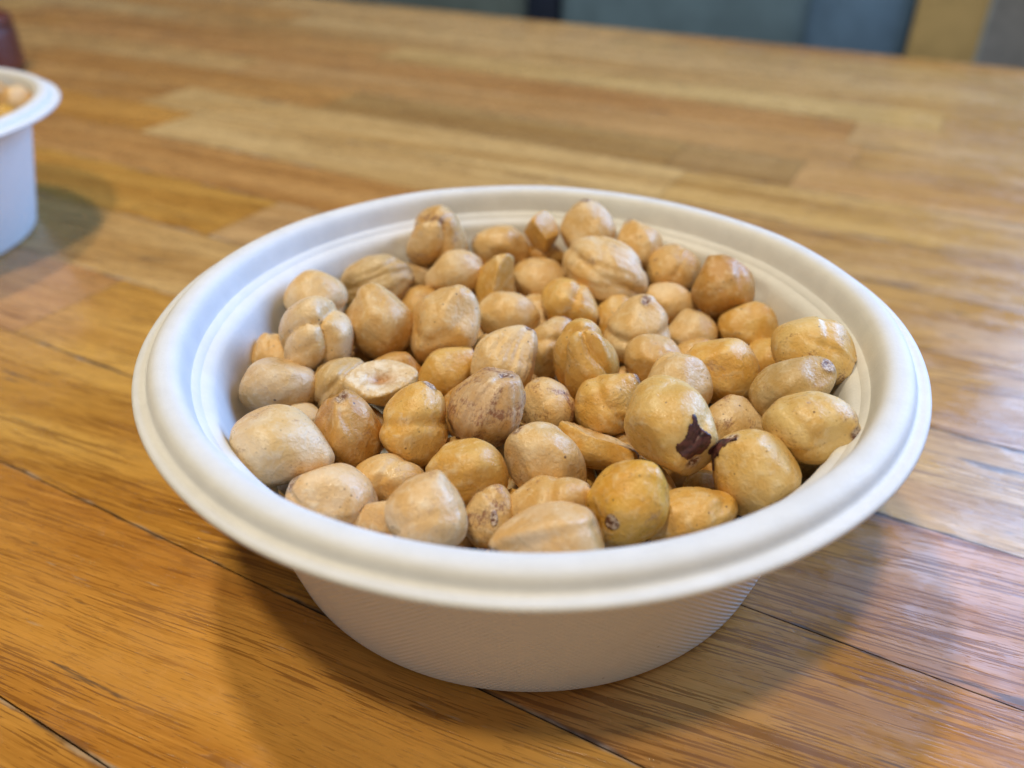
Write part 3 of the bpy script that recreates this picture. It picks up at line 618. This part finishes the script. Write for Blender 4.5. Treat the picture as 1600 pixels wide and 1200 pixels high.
# ------------------------------------------------------------------ bowls of moulded pulp
def bowl_mesh():
    seg = 384
    # (r, z, emboss) from the underside centre, up the outside, over the rim, down the inside
    prof = [(0.0, 1.6, 0), (30, 1.6, 0), (50, 1.5, 0), (53, 1.0, 0), (54.5, 0.2, 0), (56.0, 0.0, 0), (57.0, 0.3, 0), (57.7, 1.2, 1), (58.1, 3.0, 1)]
    prof += [(57.55 + 0.232 * z, z, 1) for z in (6, 10, 15, 20, 25, 30, 35, 39, 42)]
    prof += [(67.8, 44.2, 1), (68.3, 45.4, 0), (69.5, 46.9, 0), (72.5, 47.6, 0), (75.5, 47.9, 0), (77.8, 48.2, 0), (79.2, 48.5, 0), (79.85, 48.9, 0),
             (80.0, 49.35, 0), (79.85, 49.8, 0), (79.35, 50.1, 0), (78.6, 50.1, 0), (77.9, 50.05, 0), (77.45, 50.2, 0), (77.2, 50.6, 0), (76.95, 51.2, 0), (76.65, 51.8, 0),
             (76.1, 52.35, 0), (75.3, 52.7, 0), (74.4, 52.8, 0), (73.5, 52.8, 0), (72.7, 52.7, 0), (71.95, 52.4, 0), (71.35, 51.8, 0), (70.95, 51.0, 0), (70.6, 50.0, 0),
             (70.3, 48.9, 0), (70.05, 47.8, 0), (69.8, 46.95, 0), (69.4, 46.2, 0), (68.8, 45.7, 0), (68.05, 45.35, 0), (67.3, 45.0, 0)]
    inner_top = len(prof)
    prof += [(66.75, 44.55, 0), (66.4, 43.9, 0), (66.2, 43.1, 0), (66.0, 42.2, 0), (65.75, 41.4, 0), (65.45, 40.7, 0), (65.15, 40.0, 0), (64.9, 39.3, 0), (64.7, 38.6, 0), (64.5, 37.8, 0)]
    n_step = len(prof)
    prof += [(56.0 + 0.222 * z, z, 0) for z in (34, 29, 24, 19, 14, 9, 6)]
    prof += [(57.0, 4.4, 0), (56.0, 3.4, 0), (54.0, 2.9, 0), (50, 2.8, 0), (30, 2.8, 0), (0.0, 2.8, 0)]
    def lug(t):        # 1 inside the raised stacking lugs, 0 between them
        d = math.degrees(t) % 360
        def band(a, b):
            w = 1.3
            m = (d - a) % 360
            L = (b - a) % 360
            if m < L: return min(1, m / w, (L - m) / w)
            return 0
        s = max(band(124, 208), band(250, 322), band(330, 386))
        return s * s * (3 - 2 * s)
    V, uv, em = [], [], []
    arc = 0; last = None
    for i, (r, z, e) in enumerate(prof):
        if last: arc += math.hypot(r - last[0], z - last[1])
        last = (r, z)
        for j in range(seg):
            t = 2 * math.pi * j / seg
            rr, zz = r, z
            if inner_top <= i < n_step:
                k = (i - inner_top) / (n_step - inner_top - 1)
                r2 = 66.75 - 2.25 * k ** 0.6; z2 = 44.55 - 6.75 * k      # lug: one straight wall, no second step
                q = lug(t); rr = r * (1 - q) + r2 * q; zz = z * (1 - q) + z2 * q
            f = max(0, (z - 20) / 33)
            zz += f * (0.22 * math.cos(2 * t + 0.6) + 0.10 * math.sin(5 * t) + 0.05 * math.sin(13 * t + 1))
            rr *= 1 + f * (0.0030 * math.cos(3 * t - 0.4) + 0.0010 * math.sin(9 * t + 2))
            V.append((rr * math.cos(t) / 1000, rr * math.sin(t) / 1000, zz / 1000))
            em.append(e)
    F = []; FU = []
    arcs = [0]
    for i in range(1, len(prof)): arcs.append(arcs[-1] + math.hypot(prof[i][0] - prof[i - 1][0], prof[i][1] - prof[i - 1][1]) / 1000)
    for i in range(len(prof) - 1):
        for j in range(seg):
            k = (j + 1) % seg
            F.append((i * seg + j, i * seg + k, (i + 1) * seg + k, (i + 1) * seg + j))
            a0, a1 = j / seg * 0.3895, (j + 1) / seg * 0.3895
            FU += [a0, arcs[i], a1, arcs[i], a1, arcs[i + 1], a0, arcs[i + 1]]
    me = mesh_from('paper_bowl', V, F)
    ul = me.uv_layers.new(name='UVMap'); ul.data.foreach_set('uv', FU)
    at = me.attributes.new('emboss', 'FLOAT', 'POINT'); at.data.foreach_set('value', [float(x) for x in em])
    return me
bm_bowl = bowl_mesh()
bowl = link_mesh('paper_bowl', bm_bowl, M_BOWL)
tag(bowl, 'white moulded-pulp bowl heaped with blanched hazelnuts, in the middle of the table', 'bowl', 'white paper bowls')
bowl2 = bowl.copy(); C.objects.link(bowl2)
bowl2.location = (-0.26, 0.15, 0); bowl2.rotation_euler.z = 0.7
tag(bowl2, 'white paper bowl cut off at the picture edge, beside the dark red jar', 'bowl', 'white paper bowls')

# dark red jar behind the second bowl
bt = bpy.data.objects.new('jar', None); C.objects.link(bt); bt.location = (-0.387, 0.445, 0)
tag(bt, 'small dark red jar standing behind the bowl at the picture edge', 'jar')
m_red = plain('dark_red_glaze', (0.13, 0.032, 0.016), 0.45)
lathe('body', [(0.0, 0.0), (0.030, 0.0), (0.034, 0.002), (0.035, 0.006), (0.035, 0.026), (0.0345, 0.0285), (0.0335, 0.030)], 64, m_red, bt)
lathe('lid', [(0.0335, 0.0302), (0.0346, 0.0306), (0.0346, 0.034), (0.0335, 0.0365), (0.030, 0.0382), (0.0, 0.0388)], 64, m_red, bt)
# ------------------------------------------------------------------ hazelnuts
TONES = {'pale': (0.73, 0.540, 0.305), 'tan': (0.70, 0.480, 0.225), 'gold': (0.72, 0.460, 0.145), 'yellow': (0.75, 0.535, 0.220), 'amber': (0.68, 0.400, 0.075),
         'taupe': (0.60, 0.445, 0.235), 'mauve': (0.66, 0.500, 0.320), 'brown': (0.58, 0.335, 0.105), 'orange': (0.65, 0.390, 0.125), 'rust': (0.62, 0.430, 0.250),
         'peach': (0.77, 0.535, 0.290), 'white': (0.72, 0.510, 0.230)}
def ico(level):
    bm = bmesh.new(); bmesh.ops.create_icosphere(bm, subdivisions=level, radius=1)
    V = np.array([v.co[:] for v in bm.verts]); F = np.array([[v.index for v in f.verts] for f in bm.faces]); bm.free()
    return V / np.linalg.norm(V, axis=1)[:, None], F
ICO = {k: ico(k) for k in (4, 5, 6)}

def wob(n, seed, freq, terms=10):
    r = np.random.default_rng(seed)
    w = r.normal(size=(terms, 3)); w = w / np.linalg.norm(w, axis=1)[:, None] * freq * r.uniform(.7, 1.3, terms)[:, None]
    return np.sin(n @ w.T + r.uniform(0, 6.28, terms)).sum(1) / math.sqrt(terms)
def sm(x, a, b):
    t = np.clip((x - a) / (b - a), 0, 1); return t * t * (3 - 2 * t)
def softmin(a, b, k=0.05):
    h = np.clip(0.5 + 0.5 * (b - a) / k, 0, 1); return b * (1 - h) + a * h - k * h * (1 - h)
def clip_plane(n, rad, d, k, r):
    kk = np.array(k, float); kk /= np.linalg.norm(kk)
    dot = n @ kk
    lim = np.where(dot > 0.02, d / np.maximum(dot, 0.02), 50.0)
    return softmin(rad, np.minimum(lim, 4), r), (lim < rad + 0.015), kk

def nut_shape(n, dims, kind, ex, seed):
    """unit directions -> points (metres), with masks; local z is the tip axis, +y the side with the folds"""
    r = np.random.default_rng(seed)
    s = n[:, 2]; phi = np.arctan2(n[:, 1], n[:, 0]); sin = np.sqrt(np.maximum(0, 1 - s * s))
    rad = 1 + 0.046 * wob(n, seed + 1, 2.1) + 0.028 * wob(n, seed + 2, 4.0) + 0.008 * wob(n, seed + 3, 9)
    for _ in range(2):                       # shallow wandering creases with one lip higher than the other
        v = r.normal(size=3); v /= np.linalg.norm(v); v2 = r.normal(size=3); v2 /= np.linalg.norm(v2)
        x = n @ v - r.uniform(-0.35, 0.35) + 0.16 * wob(n, seed + 40 + _, 2.4) + 0.03 * wob(n, seed + 42 + _, 7)
        m = sm(n @ v2 + 0.3 * wob(n, seed + 44 + _, 2.0), -0.1, 0.6)
        dpt = r.uniform(0.045, 0.10)
        rad *= 1 - dpt * m * (np.exp(-np.abs(x / 0.085) ** 1.3) + 0.55 * sm(x, 0.0, 0.12) * sm(-x, -0.55, -0.15))
    for _ in range(7):                       # soft flats where nuts grew against the shell
        v = r.normal(size=3); v /= np.linalg.norm(v)
        rad = softmin(rad, np.minimum(r.uniform(0.80, 0.94) / np.maximum(n @ v, 0.02), 4), 0.12)
    cut = np.zeros(len(n)); hol = np.zeros(len(n))
    scar = np.exp(-((1 - s) / 0.05)) * (1.0 if ex.get('tip') else r.uniform(0.1, 0.8))
    taper = r.uniform(0.02, 0.20); point = r.choice((0.0, 0.04, 0.09))
    if kind == 'drop': taper, point = 0.42, 0.10
    if kind == 'lobe3': taper = 0.05
    if ex.get('tip'): taper += 0.08; point += 0.07
    warp = phi + 0.45 * wob(n, seed + 4, 1.6) + 0.35 * s
    if kind == 'lobe3':
        a = np.abs(np.cos(1.5 * (warp - math.pi / 2 + 0.4)))
        rad *= 0.76 + 0.28 * a ** 0.6 * (0.30 + 0.70 * sin ** 0.7)
    if kind == 'lobe2':                      # two humps one behind the other along the nut
        x = s - 0.12 + 0.30 * n[:, 0] * r.choice((-1, 1)) + 0.13 * wob(n, seed + 5, 2.3)
        m = sm(n[:, 1] + 0.25 * wob(n, seed + 13, 1.5), -0.75, 0.25)
        rad *= 1 - (0.15 * np.exp(-np.abs(x / 0.17) ** 1.4) + 0.04 * sm(x, -0.02, 0.12)) * m
    if ex.get('furrow'):
        x = n[:, 0] * 0.7 + 0.55 * s - 0.2 + 0.15 * wob(n, seed + 15, 2.4)
        m = sm(n[:, 1], -0.3, 0.4)
        rad *= 1 - (0.09 * np.exp(-np.abs(x / 0.12) ** 1.4) + 0.06 * sm(x, 0, 0.12)) * m
    if kind == 'crease':
        a1 = r.uniform(-0.9, 0.9)
        x = n[:, 0] * math.cos(a1) + s * math.sin(a1) + 0.17 * wob(n, seed + 6, 2.4) - r.uniform(-0.2, 0.2)
        m = sm(n[:, 1] + 0.3 * wob(n, seed + 14, 1.7), -0.2, 0.7)
        rad *= 1 - 0.07 * np.exp(-np.abs(x / 0.11) ** 1.4) * m - 0.06 * sm(x, 0.0, 0.14) * m
    if kind == 'ridged':
        wv = wob(n, seed + 7, 2.6)
        rad *= 1 + 0.020 * np.sin(11 * warp + 2.0 * wv) * sin + 0.013 * np.sin(23 * warp + 3 * wv) * sin ** 2
        x = n[:, 0] + 0.2 * wob(n, seed + 5, 2.0)
        rad *= 1 - 0.07 * np.exp(-(x / 0.12) ** 2) * sm(n[:, 1], -0.2, 0.3)
    else:
        wv = wob(n, seed + 7, 2.6)
        rad *= 1 + 0.004 * np.sin(13 * warp + 2.4 * wv) * sin
    if kind == 'bumpy':
        rad *= 1 + 0.035 * wob(n, seed + 8, 5.5) + 0.016 * wob(n, seed + 9, 12)
    if kind == 'wedge':
        for d, k in ((0.48, (0.85, 0.55, -0.05)), (0.50, (-0.8, 0.62, 0.10)), (0.66, (0.25, -0.3, 1.0)), (0.72, (-0.4, 0.5, -0.9))):
            rad, m, _ = clip_plane(n, rad, d * (1 + 0.03 * wob(n, seed + 10, 5)), k, 0.07)
    if kind in ('cup', 'shell'):
        k = (0.62, 0.78, 0.0) if kind == 'cup' else (0.96, 0.12, 0.22)
        d = (0.36 if kind == 'cup' else 0.26) * (1 + 0.10 * wob(n, seed + 10, 4.5))
        rad, m, kk = clip_plane(n, rad, d, k, 0.03)
        P = n * rad[:, None]; t1 = np.array((-kk[1], kk[0], 0)); t1 /= np.linalg.norm(t1)
        a = P @ t1; b_ = P[:, 2]
        if kind == 'cup':
            cut = m.astype(float)
            q = np.sqrt(((a - 0.06) / 0.60) ** 2 + ((b_ - 0.12) / 0.62) ** 2) + 0.08 * wob(n, seed + 11, 4)
            deep = 1 - sm(q, 0.55, 1.0)
            rad = rad * (1 - 0.88 * deep * m); hol = sm(deep, 0.15, 0.9) * m
        else:
            cut = m * 0.35
            q = np.sqrt((a / 0.85) ** 2 + ((b_ + 0.05) / 0.80) ** 2)
            rad = rad * (1 - 0.70 * (1 - sm(q, 0.4, 1.0)) * m)
    if 'scar' in ex:
        dd = n @ np.array(ex['scar'])
        m = sm(dd + 0.05 * wob(n, seed + 12, 6), 0.945, 0.99)
        scar = np.maximum(scar * 0.4, m * 0.75); rad *= 1 - 0.02 * m
    P = n * rad[:, None]
    k = 1 - taper * np.maximum(0, P[:, 2]) ** 1.4
    P[:, 0] *= k; P[:, 1] *= k
    P[:, 2] += point * np.maximum(0, s) ** 8 - 0.05 * np.exp(-((1 - s) / 0.012))
    P[:, 2] = np.where(P[:, 2] < 0, P[:, 2] * (1 - 0.10 * sin ** 2), P[:, 2])
    P[:, 0] += 0.05 * P[:, 2] ** 2 * r.uniform(-1, 1)
    ctr = (P.max(0) + P.min(0)) / 2
    if kind not in ('cup', 'shell', 'wedge'):
        P = (P - ctr) / ((P.max(0) - P.min(0)) / 2)
    return P * (np.array(dims) / 2000.0), cut, hol, scar

def nut_mesh(dims, kind, ex, seed, level):
    n, F = ICO[level]
    P, cut, hol, scar = nut_shape(n, dims, kind, ex, seed)
    me = bpy.data.meshes.new('hazelnut')
    me.vertices.add(len(P)); me.vertices.foreach_set('co', P.ravel())
    me.loops.add(F.size); me.loops.foreach_set('vertex_index', F.ravel())
    me.polygons.add(len(F)); me.polygons.foreach_set('loop_start', np.arange(0, F.size, 3)); me.polygons.foreach_set('loop_total', np.full(len(F), 3))
    me.polygons.foreach_set('use_smooth', np.ones(len(F), bool))
    me.update(calc_edges=True)
    for nm, val in (('cut', cut), ('hollow', hol), ('scar', scar)):
        a = me.attributes.new(nm, 'FLOAT', 'POINT'); a.data.foreach_set('value', val.astype(np.float32))
    me.materials.append(M_NUT)
    return me

GROUP = 'blanched hazelnuts heaped in the bowl'
rg = random.Random(11)
for i, (loc, q, dims, kind, tone, ex, label) in enumerate(NUTS):
    o = link_mesh('hazelnut', nut_mesh(dims, kind, ex, 100 + 17 * i, 5))
    o.location = [c / 1000 for c in loc]
    o.rotation_mode = 'QUATERNION'; o.rotation_quaternion = Quaternion(q).normalized()
    t = TONES[tone]; k = rg.uniform(0.95, 1.05)
    o.color = (t[0] * k, t[1] * k, t[2] * k, 1)
    o['rust'] = float(ex.get('rust', rg.uniform(0.0, 0.17)))
    tag(o, label, 'hazelnut', GROUP)
    for (d, size, asp) in ex.get('skin', ()):
        n, F = ICO[6]
        d = np.array(d); d /= np.linalg.norm(d)
        a = np.cross(d, (0.3, 0.9, 0.2)); a /= np.linalg.norm(a); b = np.cross(d, a)
        X, Y = n @ a / (size * asp), n @ b / size
        if asp > 1.5: Y = Y + 0.45 * X * X - 0.2
        ang = np.sqrt(X * X + Y * Y) + 0.16 * wob(n, 77 + i, 9) + 0.10 * wob(n, 78 + i, 22)
        keep = (ang < 0.8) & (n @ d > 0)
        P, *_ = nut_shape(n, dims, kind, ex, 100 + 17 * i)
        nr = P / np.linalg.norm(P, axis=1)[:, None]
        lift = 0.00006 + 0.00014 * sm(ang, 0.45, 0.8) * (0.5 + 0.5 * wob(n, 80 + i, 7))
        P = P + nr * lift[:, None]
        fk = F[keep[F].all(1)]; used = np.unique(fk); mp = -np.ones(len(n), int); mp[used] = np.arange(len(used))
        if len(fk) == 0: continue
        s_ = link_mesh('skin_patch', mesh_from('skin_patch', P[used], mp[fk]), M_SKIN, o)
        s_['label'] = 'ragged dark purple-brown skin left on the kernel'
        md = s_.modifiers.new('thickness', 'SOLIDIFY'); md.thickness = 0.00012; md.offset = 1

# shaded hazelnuts below the top layer
protos = [nut_mesh(d, k, {}, 9000 + 31 * j, 4) for j, (d, k) in enumerate((((13.2, 13.4, 14.2), 'round'), ((12.6, 13.2, 15.0), 'drop'), ((13.6, 12.8, 14.4), 'crease'), ((13.4, 13.0, 14.0), 'ridged')))]
for i, (loc, label) in enumerate(FILL):
    o = link_mesh('hazelnut', protos[i % 4])
    o.location = [c / 1000 for c in loc]
    o.rotation_euler = [rg.uniform(0, 6.28) for _ in range(3)]
    t = TONES[rg.choice(('tan', 'gold', 'brown', 'orange', 'pale'))]
    o.color = (*t, 1); o['rust'] = rg.uniform(0, 0.3)
    tag(o, label, 'hazelnut', 'buried hazelnuts under the top layer')

# golden nuts in the second bowl
g2 = [(-0.2085, 0.1880, 0.0455, 'peach', 'pale golden nut in the cut-off bowl, closest to the red jar'),
      (-0.2010, 0.1640, 0.0450, 'amber', 'amber nut leaning on the wall of the cut-off bowl'),
      (-0.2160, 0.1740, 0.0490, 'tan', 'highest tan nut of the heap in the cut-off bowl'),
      (-0.2230, 0.1960, 0.0465, 'brown', 'brownish nut at the far side of the cut-off bowl'),
      (-0.2150, 0.1570, 0.0470, 'peach', 'cream nut on top of the heap in the cut-off bowl, near its rim'),
      (-0.2050, 0.1470, 0.0440, 'gold', 'golden nut at the near side of the cut-off bowl'),
      (-0.2300, 0.1820, 0.0510, 'amber', 'amber nut behind the highest one in the cut-off bowl')]
for i, (x, y, z, tn, lb) in enumerate(g2):
    o = link_mesh('nut', protos[i % 4]); o.location = (x, y, z); o.scale = (1.0, 1.0, 1.0)
    o.rotation_euler = [rg.uniform(0, 6.28) for _ in range(3)]
    o.color = (*TONES[tn], 1); o['rust'] = 0.3
    tag(o, lb, 'nut', 'golden nuts in the cut-off bowl')
for i in range(12):
    a = rg.uniform(-1.9, 2.2); r = 0.052 * math.sqrt(rg.uniform(0.05, 1))
    o = link_mesh('nut', protos[i % 4]); o.location = (-0.26 + r * math.cos(a), 0.15 + r * math.sin(a), rg.uniform(0.028, 0.036))
    o.rotation_euler = [rg.uniform(0, 6.28) for _ in range(3)]
    o.color = (*TONES['brown'], 1); o['rust'] = 0.3
    tag(o, 'nut below the top of the heap in the cut-off bowl', 'nut', 'lower nuts in the cut-off bowl')
